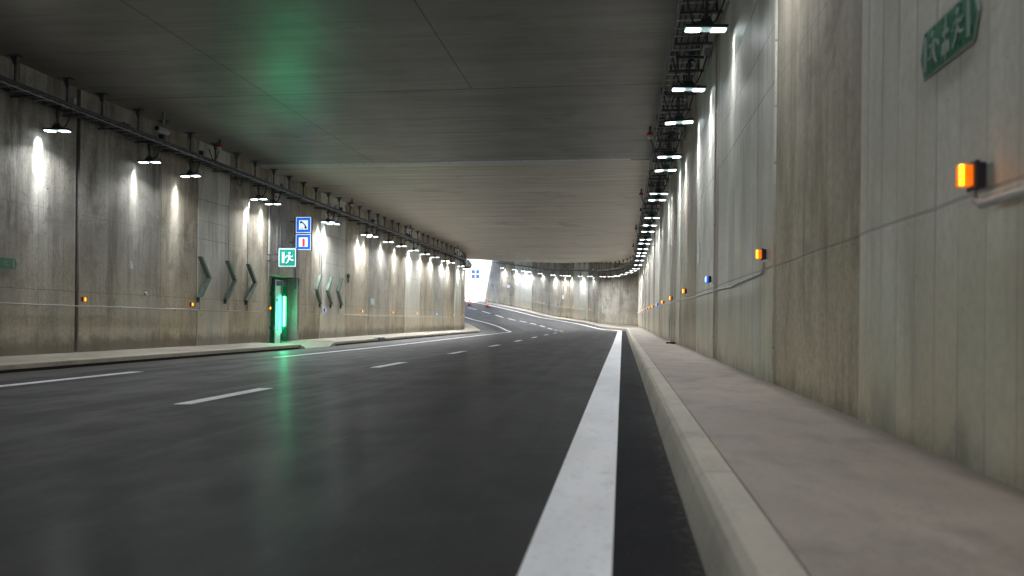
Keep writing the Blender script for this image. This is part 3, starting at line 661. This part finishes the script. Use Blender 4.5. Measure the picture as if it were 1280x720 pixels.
# ------------------------------------------------------------------ chevrons beside the niche
def chevron(T, d, label):
    r = empty('wall_chevron', label, 'chevron', 'chevrons pointing at the emergency niche'); place(r, T, WL(T) + .02, 1.07)
    Wd, Hh, th, dp = .42, .55, .10, .13            # in wall plane: run, half height, bar width, depth
    for s in (1, -1):
        mb = MB()
        A = [(0, s * Hh), (-th, s * Hh), (Wd - th * .5, 0), (Wd + th * .55, 0)]
        F = [Vector((dp, d * u, v)) for u, v in A]; B = [Vector((.02, d * u, v)) for u, v in A]
        mb.face(F, mi=0); mb.face(B[::-1], mi=0)
        for i in range(4): j = (i + 1) % 4; mb.face([F[i], F[j], B[j], B[i]], mi=0)
        mb.build('upper_arm' if s > 0 else 'lower_arm', [M['chev'], M['chevd']], r)
    mb = MB(); mb.box((.03, -d * .06, -Hh - .05), (.06, .06, .12)); mb.box((.02, -d * .06, -Hh - .13), (.04, .10, .03)); mb.build('foot_bracket', M['cable'], r)
    return r
for T, l in ((20.35, 'Leftmost chevron bar on the left wall, pointing right to the green lit niche'), (21.85, 'Middle chevron bar left of the niche, pointing right to the green light'), (23.15, 'Chevron bar nearest the green lit niche on its left side')): chevron(T, 1, l)
for T, l in ((29.0, 'Chevron bar nearest the niche on its right side, pointing left'), (30.15, 'Middle chevron bar right of the niche, above the blue marker light'), (31.3, 'Rightmost chevron bar of the left wall, pointing left')): chevron(T, -1, l)

# ------------------------------------------------------------------ flat pictogram helpers (local x right, z up, facing -y)
def poly(pts, y, mat, name, parent, th=.004):
    mb = MB(); F = [Vector((u, y, v)) for u, v in pts]; B = [Vector((u, y + th, v)) for u, v in pts]
    mb.face(F); mb.face(B[::-1])
    for i in range(len(F)): j = (i + 1) % len(F); mb.face([F[i], F[j], B[j], B[i]])
    return mb.build(name, mat, parent)
def glyph(strokes, discs, y, mat, name, parent, th=.004):
    mb = MB()
    for (ax, az, bx, bz, wd, *w2) in strokes:
        w2 = w2[0] if w2 else wd; d = Vector((bx - ax, bz - az)); L = d.length; n = Vector((-d.y, d.x)) / L
        P = [(ax + n.x * wd / 2, az + n.y * wd / 2), (bx + n.x * w2 / 2, bz + n.y * w2 / 2), (bx - n.x * w2 / 2, bz - n.y * w2 / 2), (ax - n.x * wd / 2, az - n.y * wd / 2)]
        F = [Vector((u, y, v)) for u, v in P]; B = [Vector((u, y + th, v)) for u, v in P]; mb.face(F); mb.face(B)
        for i in range(4): j = (i + 1) % 4; mb.face([F[i], F[j], B[j], B[i]])
        y -= .0004
    for (cx, cz, r) in discs:
        P = [(cx + r * cos(k * pi / 8), cz + r * sin(k * pi / 8)) for k in range(16)]; F = [Vector((u, y, v)) for u, v in P]; mb.face(F); y -= .0004
        B = [Vector((u, y + th, v)) for u, v in P]
        for i in range(16): j = (i + 1) % 16; mb.face([F[i], F[j], B[j], B[i]])
    return mb.build(name, mat, parent)
def rect(cx, cz, w, h): return [(cx - w / 2, cz - h / 2), (cx + w / 2, cz - h / 2), (cx + w / 2, cz + h / 2), (cx - w / 2, cz + h / 2)]
def text_mesh(txt, size, mat, parent, loc, name='lettering'):
    cu = bpy.data.curves.new(name, 'FONT'); cu.body = txt; cu.size = size; cu.align_x = 'CENTER'; cu.extrude = .001
    o = bpy.data.objects.new(name, cu); COL.objects.link(o); dg = bpy.context.evaluated_depsgraph_get()
    me = bpy.data.meshes.new_from_object(o.evaluated_get(dg)); COL.objects.unlink(o); bpy.data.objects.remove(o)
    me.transform(Matrix.Rotation(radians(90), 4, 'X')); me.materials.clear(); me.materials.append(mat)
    m = bpy.data.objects.new(name, me); COL.objects.link(m); m.parent = parent; m.location = loc; return m
def runner(cx, cz, s, f=1, mat=None, parent=None, y=-.05):
    K = [(-.02, .14, .02, -.02, .11, .09), (.0, .13, -.15, .08, .05, .04), (-.15, .08, -.19, -.03, .04), (.0, .12, .14, .04, .05, .04), (.14, .04, .21, .10, .04),
         (.02, -.02, .13, -.13, .08, .055), (.13, -.13, .26, -.14, .05), (.01, -.03, -.05, -.20, .085, .055), (-.05, -.20, -.16, -.30, .055, .05)]
    st = [(cx + f * a * s, cz + b * s, cx + f * c * s, cz + d * s, *[q * s for q in r]) for a, b, c, d, *r in K]
    return glyph(st, [(cx + f * .03 * s, cz + .245 * s, .058 * s)], y, mat, 'running_figure', parent)
def sign_box(T, X, H, wd, label, fieldmat, border):
    r = empty('lit_sign', label, 'sign'); place(r, T, X, H)
    mb = MB(); mb.box((0, 0, 0), (wd, .09, wd)); mb.build('case', M['frame'], r, .006)
    poly(rect(0, 0, wd * .93, wd * .93), -.050, M['s_white'], 'white_border', r)
    poly(rect(0, 0, wd * .86, wd * .86), -.054, fieldmat, 'colour_field', r)
    return r
SX = -10.89
r = sign_box(24.55, -10.70, 1.93, .62, 'Green lit emergency exit sign with white running figure, over the niche', M['s_green'], 0)
poly(rect(-.135, 0, .075, .34), -.058, M['s_white'], 'door_symbol', r); runner(.06, .0, .60, 1, M['s_white'], r, -.058)
mb = MB(); mb.tube([(-.29, .0, .1), (-.70, 0, .1)], .02, 6); mb.tube([(-.29, .0, -.1), (-.70, 0, -.1)], .02, 6); mb.build('bracket', M['frame'], r)
r = sign_box(26.3, SX, 3.19, .58, 'Blue lit sign with black telephone handset, uppermost of the stacked signs', M['s_blue'], 0)
poly(rect(0, 0, .32, .32), -.058, M['s_white'], 'white_panel', r)
glyph([(-.09, .10, -.02, .07, .045), (-.02, .07, .05, .0, .034), (.05, .0, .085, -.07, .045), (-.105, .125, -.07, .06, .075), (.045, -.075, .12, -.11, .075)], [], -.062, M['s_black'], 'handset_symbol', r)
text_mesh('SOS', .085, M['frame'], r, (-.06, -.0665, -.145))
mb = MB(); mb.tube([(-.28, .0, .12), (-.52, 0, .12)], .02, 6); mb.tube([(-.32, 0, .3), (-.32, 0, -1.0)], .025, 6); mb.build('bracket', M['frame'], r)
r = sign_box(26.3, SX, 2.60, .58, 'Blue lit sign with red fire extinguisher, under the telephone sign', M['s_blue'], 0)
poly(rect(0, 0, .32, .32), -.058, M['s_white'], 'white_panel', r)
glyph([(.015, -.15, .015, .06, .085), (.015, .06, .015, .10, .05), (.0, .115, .05, .115, .02), (-.035, .11, -.055, .06, .014)], [(.015, .07, .042)], -.062, M['s_red'], 'extinguisher_symbol', r)
mb = MB(); mb.tube([(-.28, .0, 0), (-.52, 0, 0)], .02, 6); mb.build('bracket', M['frame'], r)
# evacuation plates on the walls: pointed both ends, door bar, two runners
def evac_plate(label, loc, rz, L, h):
    r = empty('evacuation_plate', label, 'sign', None, loc, rz)
    def hexa(L, h, p): return [(-L / 2, -h / 2), (L / 2, -h / 2), (L / 2 + p, 0), (L / 2, h / 2), (-L / 2, h / 2), (-L / 2 - p, 0)]
    poly(hexa(L, h, h * .2), 0, M['p_white'], 'backing_plate', r, .006); poly(hexa(L * .96, h * .88, h * .17), -.004, M['p_green'], 'green_field', r)
    for s in (-1, 1): poly(rect(s * L * .435, 0, L * .045, h * .68), -.008, M['p_white'], 'door_symbol', r)
    for s in (-1, 1): runner(s * L * .24, 0, h * 1.15, s, M['p_white'], r, -.008)
    glyph([(0, -h * .44, 0, h * .44, .012), (-.06 * L, h * .1, .06 * L, h * .1, .02), (-.07 * L, -h * .2, -.02 * L, -h * .2, .05), (.03 * L, -h * .2, .08 * L, -h * .2, .05)], [], -.008, M['p_white'], 'divider', r)
    return r
evac_plate('Blurred green evacuation direction plate high on the near right wall', (WR - .012, 3.47, CAMZ + 1.165), -pi / 2, .50, .21)
evac_plate('Green evacuation direction plate on the left wall at the picture edge', (WL(13.2) + .012, 13.25, CAMZ + .94), pi / 2, 1.02, .22)

# ------------------------------------------------------------------ emergency niche fittings
r = empty('niche_door', 'pale blue white steel door standing in the green lit niche', 'door'); r.location = pos(25.9, -11.43 - ND + .05, 0)
BW = -11.43 - ND
r.location = pos(26.38, BW, 0); zb = -.93
mb = MB(); mb.box((.06, 0, (zb + 1.30) / 2), (.10, .44, 1.30 - zb)); mb.build('door_leaf', M['door'], r, .01)
mb = MB(); mb.box((.05, -.245, (zb + 1.34) / 2), (.12, .05, 1.34 - zb)); mb.box((.05, .245, (zb + 1.34) / 2), (.12, .05, 1.34 - zb)); mb.box((.05, 0, 1.345), (.12, .54, .05)); mb.build('door_frame', M['frame'], r)
mb = MB(); mb.box((.125, -.10, .1), (.02, .05, 1.1)); mb.build('handle_rail', M['greenp'], r)
mb = MB(); mb.tube([(.15, .10, -.35), (.15, .10, .62)], .018, 8); mb.build('glow_strip', M['green_dim'], r)
mb = MB(); mb.tube([(.15, -.18, -.42), (.15, -.18, .55)], .016, 8); mb.build('glow_strip', M['green_dim'], r)
def green_post(T, X, label, lit):
    g = empty('green_light_post', label, 'light', 'green light posts of the niche'); place(g, T, X, 0)
    mb = MB(); mb.box((0, .05, .10), (.14, .06, 2.02)); mb.build('backplate', M['greenp'], g, .01)
    for z in (.80, -.36): mb = MB(); mb.box((0, 0, z), (.15, .12, .12)); mb.build('end_cap', M['greenp'], g, .008)
    mb = MB(); mb.tube([(0, -.02, -.30), (0, -.02, .75)], .030, 14); mb.build('tube', M['green_on' if lit else 'green_dim'], g)
    if lit:
        L = bpy.data.lights.new('green_light', 'AREA'); L.shape = 'RECTANGLE'; L.size = .09; L.size_y = 1.25; L.energy = 9; L.color = (.03, 1, .40)
        lo = bpy.data.objects.new('green_light', L); COL.objects.link(lo); lo.parent = g; lo.location = (0, -.09, .11); lo.rotation_euler = (radians(-90), 0, 0)
    return g
green_post(26.85, -11.81, 'brightly lit green tube on a green backplate in the niche', True)
g = green_post(25.93, -11.84, 'unlit green backplate at the left edge of the niche', False)
for c in list(g.children):
    if c.name.startswith('tube'): bpy.data.objects.remove(c)
# grey cabinet face at the far reveal
mb = MB(); mb.box((0, 0, 0), (.36, .05, 2.20)); c = mb.build('cabinet_panel', M['chev']); 
c.data.materials.clear(); c.data.materials.append(simple('grey_cabinet', (.42, .42, .40), .5, .1, .1, 3)); c.location = pos(27.2, -11.66, .28); tag(c, 'flat grey steel panel closing the right side of the niche', 'panel')
mb = MB(); mb.box((0, 0, 0), (.46, .14, .035)); c = mb.build('ledge', M['galvd']); c.location = pos(27.14, -11.66, 1.40); tag(c, 'thin ledge above the grey niche panel', 'ledge')
# box under the exit sign
mb = MB(); mb.box((0, 0, 0), (.24, .12, .16)); mb.box((.16, 0, -.06), (.14, .04, .03)); c = mb.build('control_box', M['frame'], bevel=.006); place(c, 24.9, -11.1, 1.12); tag(c, 'small dark control box beneath the exit sign', 'box')
mb = MB(); mb.tube([pos(26.62, -11.33, 1.0), pos(26.62, -11.33, 2.6)], .022, 6); tag(mb.build('conduit_pipe', M['frame']), 'dark vertical conduit feeding the green tube', 'conduit')

# ------------------------------------------------------------------ camera, alarms, little plates
r = empty('security_camera', 'tubular security camera on the left cable tray, lens facing the viewer', 'camera'); place(r, 17.3, -10.62, 4.30)
mb = MB(); mb.tube([(0, -.24, 0), (0, -.22, 0), (0, .18, .0), (0, .20, 0)], [.062, .07, .07, .06], 16); mb.build('body', M['grey'], r)
mb = MB(); mb.tube([(0, -.262, 0), (0, -.235, 0)], [.054, .056], 16); mb.build('lens', M['cable'], r)
mb = MB(); mb.box((0, 0, .11), (.16, .36, .012)); mb.box((0, .02, .28), (.05, .05, .32)); mb.build('sunshield', M['galv'], r)
def alarm(T, X, H, label):
    r = empty('alarm_beacon', label, 'alarm', 'red alarm beacons along the trays'); place(r, T, X, H)
    mb = MB(); mb.tube([(0, 0, -.02), (0, 0, .05), (0, 0, .06)], [.055, .060, .05], 14); mb.build('base', M['white'], r)
    mb = MB(); mb.tube([(0, 0, .06), (0, 0, .10), (0, 0, .13), (0, 0, .145)], [.07, .075, .055, .02], 14); mb.build('red_dome', M['red'], r)
    mb = MB(); mb.box((0, .02, .20), (.05, .04, .14)); mb.build('mount', M['galvd'], r)
    pts = [(.0 + .28 * u, 0, .02 - .30 * sin(u * pi)) for u in [i / 12 for i in range(13)]]
    if X < 0: pts = [(-p[0], p[1], p[2]) for p in pts]
    mb = MB(); mb.tube(pts, .012, 6); mb.build('cable', M['cable'], r)
for T, l in ((19.6, 'Nearest'), (29.9, 'Second'), (38.6, 'Third'), (50, 'Farthest')): alarm(T, -10.45, 4.35, l + ' red alarm beacon along the left tray')
for T, l in ((18.4, 'Nearest'), (27.0, 'Second'), (37.3, 'Third'), (46.5, 'Fourth'), (60.5, 'Farthest')): alarm(T, .58, 4.15, l + ' red alarm beacon along the right tray')
for i in range(5):
    T = (63, 68.4, 73, 78.5, 84)[i]; r = empty('dome_camera', '%s dome camera from the right, hanging on the tray of the far curve' % ORD[i].capitalize(), 'camera', 'dome cameras on the far tray'); place(r, T, .55, 4.0)
    mb = MB(); mb.tube([(0, 0, .25), (0, 0, .24), (0, 0, .12), (0, 0, .05)], [.02, .06, .07, .04], 12); mb.build('housing', M['grey'], r)
    mb = MB(); mb.tube([(0, 0, .06), (0, 0, .02), (0, 0, -.01)], [.05, .04, .01], 10); mb.build('bubble', M['cable'], r)
def plate(loc, rz, wd, h, label, mat='tag_plate'):
    mb = MB(); mb.box((0, 0, 0), (wd, .012, h)); mb.box((0, -.008, 0), (wd * .8, .004, h * .12)); o = mb.build('wall_plate', M[mat], bevel=.003); o.location = loc; o.rotation_euler.z = rz; return tag(o, label, 'plate')
plate((WR - .01, 14.2, CAMZ + 1.17), -pi / 2, .22, .33, 'pale blue plate on the right wall above the blue marker light')
p = pos(76.4, WR - .02, 1.45); plate(p, head(76.4) - pi / 2, .4, .4, 'small white square plate on the curving wall above the blue marker', 'white')
p = pos(86.2, WR - .02, 1.6); plate(p, head(86.2) - pi / 2, .55, .32, 'white plate on the far curving wall near the daylight', 'white')
p = pos(35.6, WL(35.6) + .02, .75); plate(p, pi / 2, .55, .28, 'pale green plate on the left wall beyond the chevrons')
p = pos(32.2, WL(32.2) + .03, 1.75); mb = MB(); mb.tube([(0, 0, 0), (.08, 0, 0)], .09, 14); mb.box((.03, 0, -.18), (.05, .05, .2)); c = mb.build('call_bell', M['cable']); c.location = p; tag(c, 'round black bell on the left wall beyond the far chevrons', 'bell')
p = pos(17.3, WL(17) + .02, 1.15); mb = MB(); mb.box((.02, 0, 0), (.05, .07, .10)); mb.box((.02, 0, .08), (.03, .03, .06)); c = mb.build('sensor_box', M['white']); c.location = p; tag(c, 'small white sensor box on the left wall below the second lamp', 'sensor')
p = pos(17.9, WL(17) + .02, .52); mb = MB(); mb.tube([(0, 0, 0), (.06, 0, 0)], .05, 12); mb.tube([(.06, 0, 0), (.07, 0, 0)], .03, 10); c = mb.build('round_sensor', M['galv']); c.location = p; tag(c, 'round metal sensor on the left wall above the conduit', 'sensor')
# drain block in the left kerb
mb = MB(); mb.box((0, 0, 0), (.24, .75, .15)); mb.box((.125, 0, -.02), (.01, .6, .07)); c = mb.build('kerb_drain', M['galvd'], bevel=.01); place(c, 32.4, -10.06, -.885); tag(c, 'dark metal drain inlet set in the left kerb', 'drain')
# litter at the right wall's foot
mb = MB(); 
for i in range(7): mb.box((random.uniform(-.04, .04), random.uniform(-.25, .25), .015 + random.uniform(0, .015)), (.07, .12, .035), Matrix.Rotation(random.uniform(-.5, .5), 4, 'Z'))
c = mb.build('rubble', M['dark']); c.location = (WR - .10, 20.2, CAMZ - .55 + rise(20.2)); tag(c, 'small heap of dark debris at the foot of the right wall', 'debris')
# scribbled tag on the right wall: unreadable strokes
mb = MB()
def ink(pts, wd=.028):
    for (y0, z0), (y1, z1) in zip(pts, pts[1:]):
        d = Vector((y1 - y0, z1 - z0)); L = d.length or 1; n = Vector((-d.y, d.x)) / L * wd / 2; X = WR - .0045 - random.random() * .001
        mb.face([(X, y0 + n.x, z0 + n.y), (X, y1 + n.x, z1 + n.y), (X, y1 - n.x, z1 - n.y), (X, y0 - n.x, z0 - n.y)])
for k, (y, z) in enumerate(((20.3, .62), (20.8, .62), (21.4, .72), (22.0, .70), (22.6, .66), (23.2, .60))):
    h = .16 + .06 * (k % 3)
    ink([(y, z - h), (y + .08, z + h), (y + .22, z - h * .6), (y + .34, z + h * .8), (y + .30, z - h)]); ink([(y + .1, z), (y + .34, z + .04)])
ink([(20.4, .36), (20.5, .22), (20.65, .40), (20.55, .30)], .04)
tag(mb.build('graffiti', M['ink']), 'dark scribbled graffiti tag low on the right wall', 'graffiti')

# ------------------------------------------------------------------ traffic cones
def cone(T, X, label):
    r = empty('traffic_cone', label, 'traffic cone', 'traffic cones near the exit'); place(r, T, X, road_h(X) + .005)
    mb = MB(); mb.box((0, 0, .018), (.42, .42, .036)); mb.build('base', M['cable'], r, .01)
    def seg(z0, z1, m, n): 
        f = lambda z: .155 - .135 * (z / .80); mb = MB(); mb.tube([(0, 0, z0), (0, 0, z1)], [f(z0), f(z1)], 18); mb.build(n, M[m], r)
    seg(.036, .26, 'cone', 'orange_band'); seg(.26, .40, 'cwhite', 'white_band'); seg(.40, .54, 'cone', 'orange_band'); seg(.54, .64, 'cwhite', 'white_band'); seg(.64, .80, 'cone', 'orange_band')
cone(88.0, -2.55, 'orange and white traffic cone nearer the daylight, left of the pair'); cone(86.4, -1.35, 'orange and white traffic cone right of the pair, by the kerb')

# ------------------------------------------------------------------ building outside the exit
bl = empty('building', 'pale rendered building with blue tinted window seen in the glare beyond the exit', 'building', None, (-23.5, 112, 4.9))
mb = MB(); mb.box((0, 5, 4), (22, 10, 8)); mb.build('wall', M['stucco'], bl)
mb = MB(); mb.box((0, 5, 8.15), (23, 11, .3)); mb.build('roof', M['rail'], bl)
for wx, wz in ((2.75, 2.1), (-2.5, 2.2), (6.5, 2.2), (2.1, 5.4), (-2.5, 5.4), (6.5, 5.4)):
    mb = MB()
    for dx, dz, a, b in ((0, .65, 1.2, .08), (0, -.65, 1.2, .08), (-.6, 0, .08, 1.3), (.6, 0, .08, 1.3), (0, 0, .10, 1.3), (0, 0, 1.2, .08)): mb.box((wx + dx, -.03 - .002 * abs(dx), wz + dz), (a, .08 + .003 * abs(dz), b))
    wn = mb.build('window', M['white'], bl); mb = MB(); mb.box((wx, -.01, wz), (1.15, .04, 1.3)); mb.build('pane', M['glassb'], wn)
